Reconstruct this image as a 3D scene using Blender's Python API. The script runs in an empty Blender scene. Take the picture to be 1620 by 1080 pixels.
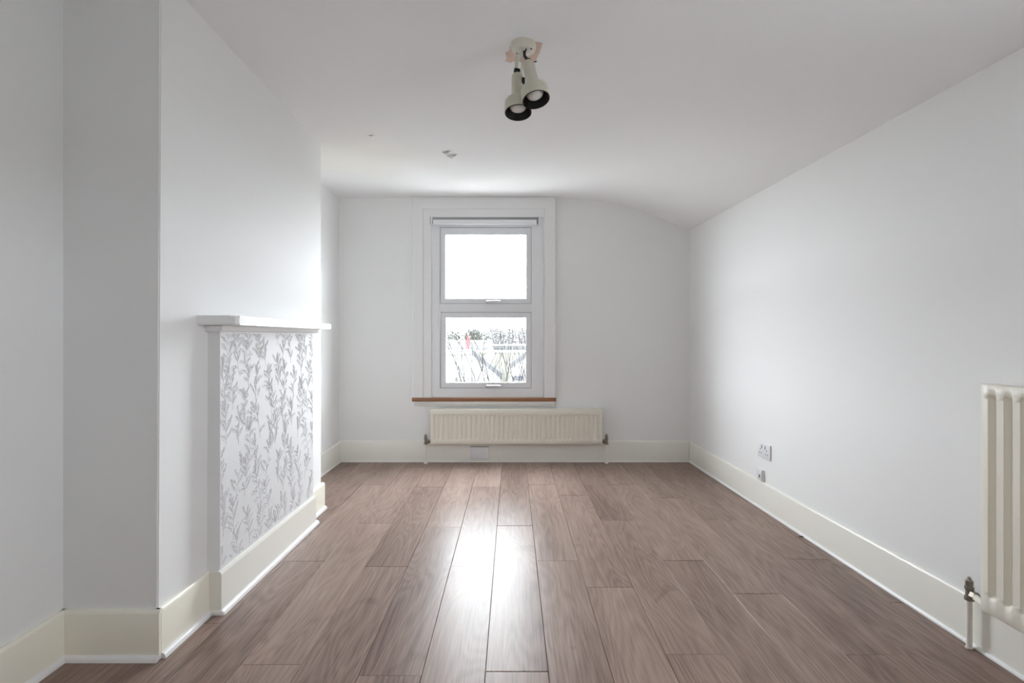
import bpy, bmesh, math, random
import numpy as np
from mathutils import Vector, Matrix

# ------------------------------------------------------------------ camera, sky, exposure
SC = bpy.context.scene
COL = SC.collection
F, CX, CY, HC = 858.0, 810.0, 532.0, 1.03          # focal length (px of 1620), vanishing point, eye height
YB = 4.463                                          # room side of the window wall

cd = bpy.data.cameras.new('camera'); cam = bpy.data.objects.new('camera', cd); COL.objects.link(cam)
cam.location = (0, 0, HC); cam.rotation_euler = (math.radians(90), 0, 0)
cd.sensor_width = 36; cd.lens = 36 * F / 1620; cd.shift_y = -8 / 1620; cd.clip_start = 0.02; cd.clip_end = 500
SC.camera = cam

SKY = 36.5
w = bpy.data.worlds.new('overcast_sky'); SC.world = w; w.use_nodes = True
bg = w.node_tree.nodes['Background']; bg.inputs[0].default_value = (0.905, 0.953, 1.0, 1); bg.inputs[1].default_value = SKY
vs = SC.view_settings
vs.view_transform = 'Standard'; vs.look = 'None'; vs.gamma = 1.0; vs.use_curve_mapping = False; vs.exposure = 0.06
SC.cycles.use_denoising = True
SC.cycles.max_bounces = 20; SC.cycles.diffuse_bounces = 14; SC.cycles.glossy_bounces = 6
SC.cycles.transparent_max_bounces = 12; SC.cycles.caustics_reflective = False; SC.cycles.sample_clamp_indirect = 12

def portal(name, loc, rx, sx, sz, rz=0.0):                  # guides sampling of the sky through a window opening; gives no light itself
    l = bpy.data.lights.new(name, 'AREA'); l.shape = 'RECTANGLE'; l.size = sx; l.size_y = sz
    o = bpy.data.objects.new(name, l); COL.objects.link(o); o.location = loc; o.rotation_euler = (rx, 0, rz)
    l.cycles.is_portal = True
    o['kind'] = 'helper'

# ------------------------------------------------------------------ helpers
R = random.Random(7)

def px(x, y, Y):
    """pixel of the photograph at depth Y -> world point"""
    return Vector(((x - CX) / F * Y, Y, HC - (y - CY) / F * Y))

def prop(o, label=None, cat=None, group=None, kind=None):
    if label: o['label'] = label
    if cat: o['category'] = cat
    if group: o['group'] = group
    if kind: o['kind'] = kind
    return o

def obj(name, bm, mat, parent=None, smooth=None, origin=None):
    if origin is not None:
        bmesh.ops.translate(bm, verts=bm.verts, vec=-Vector(origin))
    me = bpy.data.meshes.new(name); bmesh.ops.recalc_face_normals(bm, faces=bm.faces)
    bm.to_mesh(me); bm.free()
    if mat: me.materials.append(mat)
    if smooth is not None:
        me.polygons.foreach_set('use_smooth', [True] * len(me.polygons))
        if smooth < 180: me.set_sharp_from_angle(angle=math.radians(smooth))
    o = bpy.data.objects.new(name, me); COL.objects.link(o)
    if origin is not None: o.location = origin
    if parent: o.parent = parent
    return o

def empty(name, loc=(0, 0, 0), rz=0.0, parent=None):
    o = bpy.data.objects.new(name, None); COL.objects.link(o); o.location = loc; o.rotation_euler = (0, 0, rz)
    o.empty_display_size = 0.05
    if parent: o.parent = parent
    return o

def copy_tree(o, parent=None):
    c = o.copy(); COL.objects.link(c); c.parent = parent
    for ch in o.children: copy_tree(ch, c)
    return c

def box(bm, x0, x1, y0, y1, z0, z1, bev=0.0, seg=2):
    r = bmesh.ops.create_cube(bm, size=1.0)
    vs_ = r['verts']
    for v in vs_:
        v.co = Vector(((x0 + x1) / 2 + v.co.x * (x1 - x0), (y0 + y1) / 2 + v.co.y * (y1 - y0), (z0 + z1) / 2 + v.co.z * (z1 - z0)))
    if bev > 0:
        es = list({e for v in vs_ for e in v.link_edges})
        bmesh.ops.bevel(bm, geom=es, offset=bev, segments=seg, profile=0.5, affect='EDGES')
    return bm

def B(*a, **k): return box(bmesh.new(), *a, **k)

def prism(pts, d, bm=None):
    """closed polygon pts (3-D) extruded along vector d"""
    bm = bm or bmesh.new(); d = Vector(d)
    a = [bm.verts.new(Vector(p)) for p in pts]; b = [bm.verts.new(Vector(p) + d) for p in pts]
    bm.faces.new(a); bm.faces.new(b[::-1])
    n = len(a)
    for i in range(n): bm.faces.new((a[i], b[i], b[(i + 1) % n], a[(i + 1) % n]))
    return bm

def ring(x0, x1, z0, z1, ix0, ix1, iz0, iz1, y0, y1, bm=None):
    """rectangular ring in the XZ plane with thickness y0..y1"""
    bm = bm or bmesh.new()
    def lay(y): return ([bm.verts.new((x, y, z)) for x, z in ((x0, z0), (x1, z0), (x1, z1), (x0, z1))],
                        [bm.verts.new((x, y, z)) for x, z in ((ix0, iz0), (ix1, iz0), (ix1, iz1), (ix0, iz1))])
    (o0, i0), (o1, i1) = lay(y0), lay(y1)
    for k in range(4):
        j = (k + 1) % 4
        bm.faces.new((o0[k], o0[j], i0[j], i0[k])); bm.faces.new((o1[k], i1[k], i1[j], o1[j]))
        bm.faces.new((o0[k], o1[k], o1[j], o0[j])); bm.faces.new((i0[k], i0[j], i1[j], i1[k]))
    return bm

def frame_of(axis):
    a = Vector(axis).normalized()
    t = Vector((0, 0, 1)) if abs(a.z) < 0.9 else Vector((1, 0, 0))
    u = a.cross(t).normalized(); v = a.cross(u).normalized()
    return a, u, v

def lathe(profile, base, axis, n=24, bm=None, caps=True):
    """profile: list of (radius, distance along axis)"""
    bm = bm or bmesh.new(); a, u, v = frame_of(axis); base = Vector(base); rings = []
    for r, h in profile:
        rings.append([bm.verts.new(base + a * h + (u * math.cos(2 * math.pi * k / n) + v * math.sin(2 * math.pi * k / n)) * max(r, 1e-5)) for k in range(n)])
    for A, C in zip(rings, rings[1:]):
        for k in range(n): bm.faces.new((A[k], A[(k + 1) % n], C[(k + 1) % n], C[k]))
    if caps: bm.faces.new(rings[0][::-1]); bm.faces.new(rings[-1])
    return bm

def tube(pts, rad, n=8, bm=None):
    bm = bm or bmesh.new(); pts = [Vector(p) for p in pts]; rings = []
    rad = rad if isinstance(rad, (list, tuple)) else [rad] * len(pts)
    for i, p in enumerate(pts):
        d = (pts[min(i + 1, len(pts) - 1)] - pts[max(i - 1, 0)])
        a, u, v = frame_of(d)
        rings.append([bm.verts.new(p + (u * math.cos(2 * math.pi * k / n) + v * math.sin(2 * math.pi * k / n)) * rad[i]) for k in range(n)])
    for A, C in zip(rings, rings[1:]):
        for k in range(n): bm.faces.new((A[k], A[(k + 1) % n], C[(k + 1) % n], C[k]))
    bm.faces.new(rings[0][::-1]); bm.faces.new(rings[-1])
    return bm

# ------------------------------------------------------------------ materials
def mat(name, col, rough=0.5, spec=0.5, metal=0.0, bump=0.0, bscale=60.0, var=0.0, vscale=3.0, coat=0.0):
    m = bpy.data.materials.new(name); m.use_nodes = True
    nt = m.node_tree; p = nt.nodes['Principled BSDF']
    p.inputs['Base Color'].default_value = (*col, 1); p.inputs['Roughness'].default_value = rough
    p.inputs['Specular IOR Level'].default_value = spec; p.inputs['Metallic'].default_value = metal
    p.inputs['Coat Weight'].default_value = coat; p.inputs['Coat Roughness'].default_value = 0.15
    tc = nt.nodes.new('ShaderNodeTexCoord')
    if var > 0:
        nz = nt.nodes.new('ShaderNodeTexNoise'); nz.inputs['Scale'].default_value = vscale; nz.inputs['Detail'].default_value = 4
        mx = nt.nodes.new('ShaderNodeMix'); mx.data_type = 'RGBA'
        nt.links.new(tc.outputs['Object'], nz.inputs['Vector']); nt.links.new(nz.outputs['Fac'], mx.inputs['Factor'])
        mx.inputs['A'].default_value = (*[c * (1 - var) for c in col], 1); mx.inputs['B'].default_value = (*[min(1, c * (1 + var)) for c in col], 1)
        nt.links.new(mx.outputs['Result'], p.inputs['Base Color'])
    if bump > 0:
        nz = nt.nodes.new('ShaderNodeTexNoise'); nz.inputs['Scale'].default_value = bscale; nz.inputs['Detail'].default_value = 5
        bp = nt.nodes.new('ShaderNodeBump'); bp.inputs['Strength'].default_value = bump; bp.inputs['Distance'].default_value = 0.004
        nt.links.new(tc.outputs['Object'], nz.inputs['Vector']); nt.links.new(nz.outputs['Fac'], bp.inputs['Height'])
        nt.links.new(bp.outputs['Normal'], p.inputs['Normal'])
    return m

def wood_floor():
    m = bpy.data.materials.new('laminate_oak'); m.use_nodes = True; nt = m.node_tree; N = nt.nodes.new; L = nt.links.new
    p = nt.nodes['Principled BSDF']
    tc = N('ShaderNodeTexCoord'); oi = N('ShaderNodeObjectInfo')
    off = N('ShaderNodeVectorMath'); off.operation = 'ADD'
    rv = N('ShaderNodeVectorMath'); rv.operation = 'SCALE'; rv.inputs[0].default_value = (13.0, 47.0, 29.0); L(oi.outputs['Random'], rv.inputs['Scale'])
    L(tc.outputs['Object'], off.inputs[0]); L(rv.outputs[0], off.inputs[1])
    def mapped(s):
        q = N('ShaderNodeVectorMath'); q.operation = 'MULTIPLY'; q.inputs[1].default_value = s; L(off.outputs[0], q.inputs[0]); return q.outputs[0]
    def noise(s, detail=3, rough=0.5, dist=0.0):
        q = N('ShaderNodeTexNoise'); q.inputs['Scale'].default_value = 1.0; q.inputs['Detail'].default_value = detail
        q.inputs['Roughness'].default_value = rough; q.inputs['Distortion'].default_value = dist; L(mapped(s), q.inputs['Vector']); return q.outputs['Fac']
    def math_(op, a, b=None, c=None):
        q = N('ShaderNodeMath'); q.operation = op
        for i, s in enumerate((a, b, c)):
            if s is None: continue
            if isinstance(s, (int, float)): q.inputs[i].default_value = s
            else: L(s, q.inputs[i])
        return q.outputs[0]
    rings = math_('SINE', math_('MULTIPLY', noise((6.5, 0.85, 1), 2, 0.4, 0.25), 120.0))      # contour lines = cathedral grain
    rings = math_('MULTIPLY_ADD', rings, 0.5, 0.5)
    fibre = noise((210, 5.0, 1), 4, 0.65)
    broad = noise((7, 1.0, 1), 3, 0.5)
    pores = noise((260, 9, 1), 2, 0.7)
    knots = noise((9, 4.5, 1), 2, 0.5, 0.8)
    v = math_('MULTIPLY_ADD', rings, 0.085, math_('MULTIPLY', fibre, 0.60))
    v = math_('ADD', v, math_('MULTIPLY', broad, 0.42))
    v = math_('ADD', v, math_('MULTIPLY_ADD', oi.outputs['Random'], 0.14, -0.12))
    cr = N('ShaderNodeValToRGB'); e = cr.color_ramp.elements
    e[0].position = 0.26; e[0].color = (0.125, 0.082, 0.066, 1); e[1].position = 0.82; e[1].color = (0.430, 0.325, 0.275, 1)
    mid = cr.color_ramp.elements.new(0.52); mid.color = (0.278, 0.198, 0.165, 1)
    L(v, cr.inputs['Fac'])
    kr = N('ShaderNodeValToRGB'); kr.color_ramp.elements[0].position = 0.64; kr.color_ramp.elements[0].color = (1, 1, 1, 1)
    kr.color_ramp.elements[1].position = 0.78; kr.color_ramp.elements[1].color = (0.76, 0.74, 0.74, 1); L(knots, kr.inputs['Fac'])
    mx = N('ShaderNodeMix'); mx.data_type = 'RGBA'; mx.blend_type = 'MULTIPLY'; mx.inputs['Factor'].default_value = 1.0
    L(cr.outputs['Color'], mx.inputs['A']); L(kr.outputs['Color'], mx.inputs['B']); L(mx.outputs['Result'], p.inputs['Base Color'])
    bp = N('ShaderNodeBump'); bp.inputs['Strength'].default_value = 0.10; bp.inputs['Distance'].default_value = 0.002
    L(pores, bp.inputs['Height']); L(bp.outputs['Normal'], p.inputs['Normal'])
    p.inputs['Roughness'].default_value = 0.36
    L(math_('MULTIPLY_ADD', pores, 0.10, FLOOR_ROUGH), p.inputs['Roughness'])
    p.inputs['Specular IOR Level'].default_value = FLOOR_SPEC
    return m
FLOOR_ROUGH, FLOOR_SPEC = 0.28, 0.13

def ceiling_mat():
    m = mat('ceiling_paint', (0.887, 0.887, 0.893), 0.75, 0.25, bump=0.05, bscale=25)
    nt = m.node_tree; p = nt.nodes['Principled BSDF']; N = nt.nodes.new; L = nt.links.new
    tc = N('ShaderNodeTexCoord')
    # a faint yellowed water stain near the chimney breast, with a ragged edge of its own
    nz = N('ShaderNodeTexNoise'); nz.inputs['Scale'].default_value = 2.2; nz.inputs['Detail'].default_value = 5
    L(tc.outputs['Object'], nz.inputs['Vector'])
    d = N('ShaderNodeVectorMath'); d.operation = 'DISTANCE'; d.inputs[1].default_value = (-0.95, 3.35, 2.17); L(tc.outputs['Object'], d.inputs[0])
    ad = N('ShaderNodeMath'); ad.operation = 'MULTIPLY_ADD'; ad.inputs[1].default_value = 0.9; L(nz.outputs['Fac'], ad.inputs[0]); L(d.outputs['Value'], ad.inputs[2])
    cr = N('ShaderNodeValToRGB'); cr.color_ramp.elements[0].position = 0.62; cr.color_ramp.elements[0].color = (0.87, 0.855, 0.81, 1)
    cr.color_ramp.elements[1].position = 1.0; cr.color_ramp.elements[1].color = (0.887, 0.887, 0.893, 1)
    L(ad.outputs[0], cr.inputs['Fac']); L(cr.outputs['Color'], p.inputs['Base Color'])
    return m

def glass_mat():
    m = bpy.data.materials.new('window_glass'); m.use_nodes = True; nt = m.node_tree; nt.nodes.clear()
    o = nt.nodes.new('ShaderNodeOutputMaterial'); mx = nt.nodes.new('ShaderNodeMixShader')
    t = nt.nodes.new('ShaderNodeBsdfTransparent'); g = nt.nodes.new('ShaderNodeBsdfGlossy'); lw = nt.nodes.new('ShaderNodeLayerWeight'); pw = nt.nodes.new('ShaderNodeMath'); fr = nt.nodes.new('ShaderNodeMath')
    t.inputs[0].default_value = (0.97, 0.98, 0.98, 1); g.inputs['Roughness'].default_value = 0.02; pw.operation = 'POWER'; pw.inputs[1].default_value = 5.0; fr.operation = 'MULTIPLY_ADD'; fr.inputs[1].default_value = 0.9; fr.inputs[2].default_value = 0.025
    nt.links.new(lw.outputs['Facing'], pw.inputs[0]); nt.links.new(pw.outputs[0], fr.inputs[0])
    nt.links.new(fr.outputs[0], mx.inputs[0]); nt.links.new(t.outputs[0], mx.inputs[1]); nt.links.new(g.outputs[0], mx.inputs[2]); nt.links.new(mx.outputs[0], o.inputs[0])
    return m

M = {}
M['wall'] = mat('wall_paint', (0.840, 0.845, 0.844), 0.7, 0.3, bump=0.05, bscale=18, var=0.012, vscale=1.5)
M['ceiling'] = ceiling_mat()
M['floor'] = wood_floor()
M['gap'] = mat('underlay', (0.035, 0.025, 0.02), 0.8)
M['skirting'] = mat('skirting_gloss', (0.825, 0.812, 0.755), 0.32, 0.5, bump=0.05, bscale=12, var=0.02, vscale=5)
M['skirting_warmlit'] = mat('skirting_warmlit_gloss', (0.88, 0.85, 0.745), 0.32, 0.5, bump=0.05, bscale=12, var=0.02, vscale=5)  # skirting cream made lighter and warmer: the left side's light put into the colour
M['white_gloss'] = mat('white_gloss', (0.82, 0.82, 0.82), 0.30, 0.5, bump=0.03, bscale=15)
M['cream'] = mat('radiator_enamel', (0.82, 0.79, 0.70), 0.35, 0.5, var=0.015)
M['upvc'] = mat('white_upvc', (0.80, 0.81, 0.83), 0.28, 0.5)
M['gasket'] = mat('grey_gasket', (0.42, 0.43, 0.45), 0.6)
M['chrome'] = mat('brushed_chrome', (0.72, 0.73, 0.75), 0.38, metal=1.0)
M['bronze'] = mat('tarnished_brass', (0.30, 0.27, 0.23), 0.40, metal=0.8, var=0.3, vscale=80)
M['sillwood'] = mat('varnished_wood', (0.27, 0.12, 0.055), 0.35, 0.5, var=0.2, vscale=14, coat=0.3)
M['wallpaper'] = mat('embossed_wallpaper', (0.76, 0.765, 0.78), 0.55, 0.4, bump=0.05, bscale=120)
M['sprig'] = mat('embossed_sprig', (0.728, 0.733, 0.748), 0.55, 0.4)
M['plastic'] = mat('white_plastic', (0.80, 0.80, 0.82), 0.3)
M['hole'] = mat('dark_slot', (0.03, 0.03, 0.035), 0.6)
M['aged'] = mat('aged_white_plastic', (0.72, 0.69, 0.60), 0.45, var=0.08, vscale=40)
M['lampshade'] = mat('putty_enamel', (0.60, 0.585, 0.49), 0.40, 0.5, var=0.05, vscale=30)
M['black'] = mat('black_enamel', (0.012, 0.012, 0.013), 0.45)
M['bulb'] = mat('frosted_bulb', (0.80, 0.78, 0.75), 0.22, 0.6)
M['plaster'] = mat('bare_pink_plaster', (0.66, 0.50, 0.43), 0.85, 0.2, bump=0.3, bscale=90, var=0.14, vscale=40)
M['flake'] = mat('paint_flake', (0.74, 0.735, 0.73), 0.7)
M['glass'] = glass_mat()
M['blind'] = mat('blind_fabric', (0.80, 0.81, 0.83), 0.5, 0.4)
M['bracket'] = mat('blind_bracket', (0.30, 0.30, 0.31), 0.4)
M['blade'] = mat('splinter_brown', (0.04, 0.025, 0.018), 0.7)

# ------------------------------------------------------------------ the room: geometry
XBL, XBR = -1.422, 1.468            # left / right corner of window wall
XL, XBR_N = -1.44, None             # near left wall
XC = -1.138                         # chimney breast face
YC0, YC1 = 1.74, 3.233              # chimney breast near / far face
YR = -0.50                          # wall behind the camera
ZT = 2.42
SLOPE = 25 / F                      # the right wall is a little out of square

def xr(Y): return XBR + (YB - Y) * SLOPE

_d = np.array([0.0, 0.145, 0.307, 0.525, 0.775, 1.10, 1.40])
_z = np.array([1.905, 1.962, 2.028, 2.098, 2.143, 2.168, 2.171])
_m = np.gradient(_z, _d); _m[-1] = 0
def zc(X, Y):
    """height of the ceiling: level over most of the room, curving down to the low right wall"""
    d = xr(Y) - X
    if d >= 1.40: z = 2.171
    else:
        d = max(d, 0.0)
        i = min(int(np.searchsorted(_d, d, side='right')) - 1, len(_d) - 2)
        h = _d[i + 1] - _d[i]; t = (d - _d[i]) / h
        z = (2*t**3 - 3*t**2 + 1) * _z[i] + (t**3 - 2*t**2 + t) * h * _m[i] + (-2*t**3 + 3*t**2) * _z[i+1] + (t**3 - t**2) * h * _m[i+1]
    left = min(1.0, max(0.0, (d - 0.7) / 0.9))
    z += 0.020 * min(1.0, max(0.0, (3.2 - Y) / 1.3)) * left            # old plaster is not quite level
    z -= 0.008 * left * math.exp(-((Y - 3.46) / 0.16) ** 2)            # a sagging joint across it
    return z

# floor slab and planks
fl = obj('floor', B(-1.7, 1.9, YR - 0.2, YB + 0.2, -0.12, -0.008), M['gap']); prop(fl, kind='structure')
PW, PL, X0 = 0.193, 1.285, -0.0815
joint = {-8: 2.35, -7: 2.80, -6: 1.947, -5: 2.485, -4: 2.989, -3: 2.428, -2: 2.933, -1: 2.430, 0: 2.953, 1: 2.489, 2: 2.230, 3: 1.757, 4: 2.494, 5: 2.173, 6: 1.757, 7: 2.511, 8: 2.10}
G = 0.0006
for k in range(-8, 9):
    xa, xb = X0 + k * PW, X0 + (k + 1) * PW
    xa, xb = max(xa, -1.56), min(xb, 1.66)
    if xb - xa < 0.02: continue
    j0 = joint[k] - 4 * PL
    for i in range(0, 9):
        ya, yb = max(j0 + i * PL, YR - 0.05), min(j0 + (i + 1) * PL, YB + 0.05)
        if yb - ya < 0.03: continue
        bm = bmesh.new(); box(bm, xa + G, xb - G, ya + G, yb - G, -0.008, 0.0)
        top = [e for e in bm.edges if all(v.co.z > -0.001 for v in e.verts)]
        bmesh.ops.bevel(bm, geom=top, offset=0.0011, segments=1, affect='EDGES')
        c = ((xa + xb) / 2, (ya + yb) / 2, 0.0)
        o = obj('plank', bm, M['floor'], fl, origin=c)
        o.rotation_euler = (R.uniform(-.0012, .0012), R.uniform(-.0035, .0035) * (0 if k in (-1, 0) else 1), 0)

# ceiling: a curved shell with thickness
bm = bmesh.new(); xs = np.linspace(-1.60, 1.0, 30).tolist() + np.linspace(0.0, 1.0, 1).tolist(); nx, ny = 72, 60
lo, hi = [], []
for j in range(ny + 1):
    Y = YR - 0.1 + (YB + 0.14 - (YR - 0.1)) * j / ny; rl, rh = [], []
    for i in range(nx + 1):
        t = i / nx; X = -1.60 + (xr(Y) + 0.02 + 1.60) * (1 - (1 - t) ** 1.5)
        z = zc(X, Y); rl.append(bm.verts.new((X, Y, z))); rh.append(bm.verts.new((X, Y, z + 0.12)))
    lo.append(rl); hi.append(rh)
for j in range(ny):
    for i in range(nx):
        bm.faces.new((lo[j][i], lo[j][i+1], lo[j+1][i+1], lo[j+1][i])); bm.faces.new((hi[j][i], hi[j+1][i], hi[j+1][i+1], hi[j][i+1]))
for j in range(ny):
    for i in (0, nx): bm.faces.new((lo[j][i], lo[j+1][i], hi[j+1][i], hi[j][i]))
for i in range(nx):
    for j in (0, ny): bm.faces.new((lo[j][i], lo[j][i+1], hi[j][i+1], hi[j][i]))
ce = obj('ceiling', bm, M['ceiling'], smooth=40); prop(ce, kind='structure')

# walls
K = YB / F
def bx(x): return (x - CX) * K
def bz(y): return HC - (y - CY) * K
WX0, WX1, WZ0, WZ1 = bx(676), bx(861), bz(634), bz(336)       # opening in the window wall
prop(obj('wall_back', ring(-1.75, 1.75, -0.1, ZT, WX0, WX1, WZ0, WZ1, YB, YB + 0.08), M['wall']), kind='structure')
def on_wall(bm):                                                # (along the wall = y, depth, z) -> world, following the right wall
    for v in bm.verts: v.co = Vector((xr(v.co.x) + v.co.y, v.co.x, v.co.z))
    return bm
RW = (0.93, 1.41, 1.06, 1.50)                                   # unseen window added above the tall radiator to light the near-left walls
prop(obj('wall_right', on_wall(ring(YR - 0.2, YB + 0.15, -0.1, ZT, *RW, 0, 0.14)), M['wall']), kind='structure')
w2 = empty('window_added_light', (xr(1.17), 1.17, RW[2])); prop(w2, kind='structure')
def w2p(n, bm, m): on_wall(bm); bmesh.ops.translate(bm, verts=bm.verts, vec=-w2.location); return obj(n, bm, m, w2)
w2p('frame', ring(*RW, RW[0] + .03, RW[1] - .03, RW[2] + .03, RW[3] - .03, .04, .10), M['upvc'])
w2p('glass_pane', B(RW[0] + .025, RW[1] - .025, .062, .068, RW[2] + .025, RW[3] - .025), M['glass'])
w2p('sill_board', B(RW[0] - .03, RW[1] + .03, -.03, .05, RW[2] - .018, RW[2] + .001, bev=.004), M['white_gloss'])
portal('sky_portal', (xr(1.17) + 0.12, 1.17, (RW[2] + RW[3]) / 2), math.radians(90), RW[1] - RW[0], RW[3] - RW[2], math.radians(90))
prop(obj('wall_left', B(XL - 0.16, XL, YR - 0.2, YC0 + 0.1, -0.1, ZT), M['wall']), kind='structure')
prop(obj('wall_left_alcove', B(XBL - 0.16, XBL, YC1 - 0.1, YB + 0.14, -0.1, ZT), M['wall']), kind='structure')
bm = B(XL - 0.10, XC, YC0, YC1, -0.1, ZT)
for v in bm.verts:
    if v.co.z > 1 and v.co.x > -1.2 and v.co.y < 2: v.co.x += 0.012      # the near corner leans a little
bmesh.ops.bevel(bm, geom=[e for e in bm.edges if abs(e.verts[0].co.z - e.verts[1].co.z) > 1 and e.verts[0].co.x > -1.2], offset=0.004, segments=3, affect='EDGES')
prop(obj('wall_chimney_breast', bm, M['wall'], smooth=30), kind='structure')
prop(obj('wall_rear', B(-1.75, 1.85, YR - 0.14, YR, -0.1, ZT), M['wall']), kind='structure')

# baseboards: board with eased top edge + small bead at the floor
def baseboard(name, A, Bp, h, t=0.017, bead=0.014, sgn=1, m='skirting'):
    A, Bp = Vector((*A, 0)), Vector((*Bp, 0)); d = Bp - A; n = Vector((-d.y, d.x, 0)).normalized() * sgn
    prof = [(-0.004, 0.001), (t, 0.001), (t, h - 0.012), (t - 0.003, h - 0.004), (t - 0.008, h), (-0.004, h)]
    o = obj(name, prism([A + n * u + Vector((0, 0, z)) for u, z in prof], d), M[m], smooth=35)
    prop(o, kind='structure')
    q = [(t - 0.002, 0.0005), (t + bead, 0.0005)] + [(t + bead * math.cos(s), 0.0005 + bead * 1.3 * math.sin(s)) for s in (0.4, 0.8, 1.2)] + [(t - 0.002, bead * 1.3)]
    obj('bead', prism([A + n * u + Vector((0, 0, z)) for u, z in q], d), M['white_gloss'], o, smooth=35)
    return o
HB = 0.157
baseboard('baseboard_back', (XBL, YB), (XBR - 0.016, YB), 0.173, t=0.018, bead=0.005, sgn=-1)
baseboard('baseboard_right', (xr(YR), YR), (xr(YB), YB), 0.163, t=0.012, bead=0.010)
baseboard('baseboard_left_alcove', (XBL, YC1), (XBL, YB), 0.165, sgn=-1, bead=0.008)
baseboard('baseboard_left', (XL, YR), (XL, YC0), HB, sgn=-1, m='skirting_warmlit')
baseboard('baseboard_breast_side', (XL, YC0), (XC + 0.0162, YC0), HB, sgn=-1, m='skirting_warmlit')
baseboard('baseboard_breast_front', (XC, YC0 - 0.005), (XC, YC1 + 0.017), HB, sgn=-1, m='skirting_warmlit')

# ------------------------------------------------------------------ window
win = empty('window_1', (bx(768), YB, bz(628))); prop(win, kind='structure')
wo = win.location.copy()
def wp(name, bm, m, parent=None, smooth=None):
    bmesh.ops.translate(bm, verts=bm.verts, vec=-wo)
    o = obj(name, bm, m, None, smooth); o.parent = parent or win
    return o
def rect(x0, x1, y0, y1): return bx(x0), bx(x1), bz(y1), bz(y0)
FY = YB - 0.022                                             # front of the upvc frame
a = rect(676, 860, 345, 629.5); 
i1 = rect(696.5, 840.5, 360, 480.5); i2 = rect(697, 840.5, 493.5, 613.5)
bm = bmesh.new()
ring(a[0], a[1], a[2], a[3], i1[0], i1[1], i2[2], i1[3], FY, FY + 0.065, bm)
bmesh.ops.bevel(bm, geom=[e for e in bm.edges if all(v.co.y < FY + 0.001 for v in e.verts)], offset=0.003, segments=2, affect='EDGES')
wp('frame', bm, M['upvc'], smooth=35)
wp('transom', B(i1[0] - 0.002, i1[1] + 0.002, FY - 0.001, FY + 0.065, i2[3], i1[2], bev=0.003), M['upvc'], smooth=35)
def sash(i, g):
    s = wp('sash', ring(*i, *g, FY + 0.008, FY + 0.054), M['upvc'])
    bb = 0.006
    wp('glazing_bead', ring(g[0] - bb, g[1] + bb, g[2] - bb, g[3] + bb, g[0] + 0.003, g[1] - 0.003, g[2] + 0.003, g[3] - 0.003, FY + 0.004, FY + 0.020), M['upvc'], s)
    wp('gasket', ring(i[0] - 0.0005, i[1] + 0.0005, i[2] - 0.0005, i[3] + 0.0005, i[0] + 0.004, i[1] - 0.004, i[2] + 0.004, i[3] - 0.004, FY + 0.002, FY + 0.0095), M['gasket'], s)
    wp('glass_pane', B(g[0] - 0.004, g[1] + 0.004, FY + 0.016, FY + 0.022, g[2] - 0.004, g[3] + 0.004), M['glass'], s)
    hx, hz = bx(771), i[2] + 0.019
    bm = lathe([(0.006, 0), (0.013, 0.002), (0.013, 0.010), (0.010, 0.014), (0.001, 0.015)], (hx - 0.002, FY + 0.013, hz), (0, -1, 0), 16)
    h = wp('handle', bm, M['chrome'], s, smooth=40)
    bm = tube([(hx - 0.004, FY - 0.004, hz), (hx + 0.03, FY - 0.014, hz), (hx + 0.07, FY - 0.020, hz + 0.001), (hx + 0.108, FY - 0.018, hz + 0.001)], [0.009, 0.0085, 0.008, 0.006], 10)
    wp('lever', bm, M['chrome'], s, smooth=60)
sash(i1, rect(705, 833, 371, 473)); sash(i2, rect(705.5, 832.5, 502, 605))
# timber sill board with rounded nose, white moulding under it
n0 = [(YB + 0.05, bz(628)), (YB - 0.045, bz(628)), (YB - 0.052, bz(628.8)), (YB - 0.055, bz(630.8)), (YB - 0.052, bz(633)), (YB - 0.045, bz(634)), (YB + 0.05, bz(634))]
wp('sill_board', prism([(bx(653.5), y, z) for y, z in n0], (bx(879) - bx(653.5), 0, 0)), M['sillwood'], smooth=40)
n1 = [(YB + 0.002, bz(634)), (YB - 0.040, bz(634)), (YB - 0.036, bz(636.5)), (YB - 0.022, bz(639.5)), (YB - 0.012, bz(641.8)), (YB + 0.002, bz(641.8))]
wp('sill_moulding', prism([(bx(656), y, z) for y, z in n1], (bx(877) - bx(656), 0, 0)), M['white_gloss'], smooth=40)
# architrave (window surround)
tr = empty('trim_1', (bx(766), YB, bz(628))); prop(tr, kind='structure'); wo = tr.location.copy()
def tp(name, bm, smooth=30): 
    bmesh.ops.translate(bm, verts=bm.verts, vec=-wo); return obj(name, bm, M['white_gloss'], tr, smooth)
AX0, AX1, AZ1 = bx(653.5), bx(878.5), bz(314.5)
aw = bx(671.5) - AX0; t1, t2 = 0.036, 0.026
def jamb(s):
    xo = AX0 if s < 0 else AX1; q = -s
    prof = [(0, 0.004), (0, -t1 + 0.004), (0.006, -t1), (aw - 0.010, -t1), (aw - 0.004, -t1 + 0.004), (aw, -t2), (aw, 0.004)]
    bm = bmesh.new(); va = [bm.verts.new((xo + q * u, YB + y, bz(628))) for u, y in prof]
    vb = [bm.verts.new((xo + q * u, YB + y, AZ1 - u)) for u, y in prof]
    bm.faces.new(va); bm.faces.new(vb[::-1])
    for k in range(len(va)): bm.faces.new((va[k], vb[k], vb[(k + 1) % len(va)], va[(k + 1) % len(va)]))
    tp('architrave_upright', bm)
    xi = xo + q * aw; xe = bx(683) if s < 0 else bx(860)
    tp('window_lining', B(min(xi, xe), max(xi, xe), YB - t2 - 0.006, YB + 0.034, bz(628), bz(345) + 0.0))
jamb(-1); jamb(1)
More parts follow.
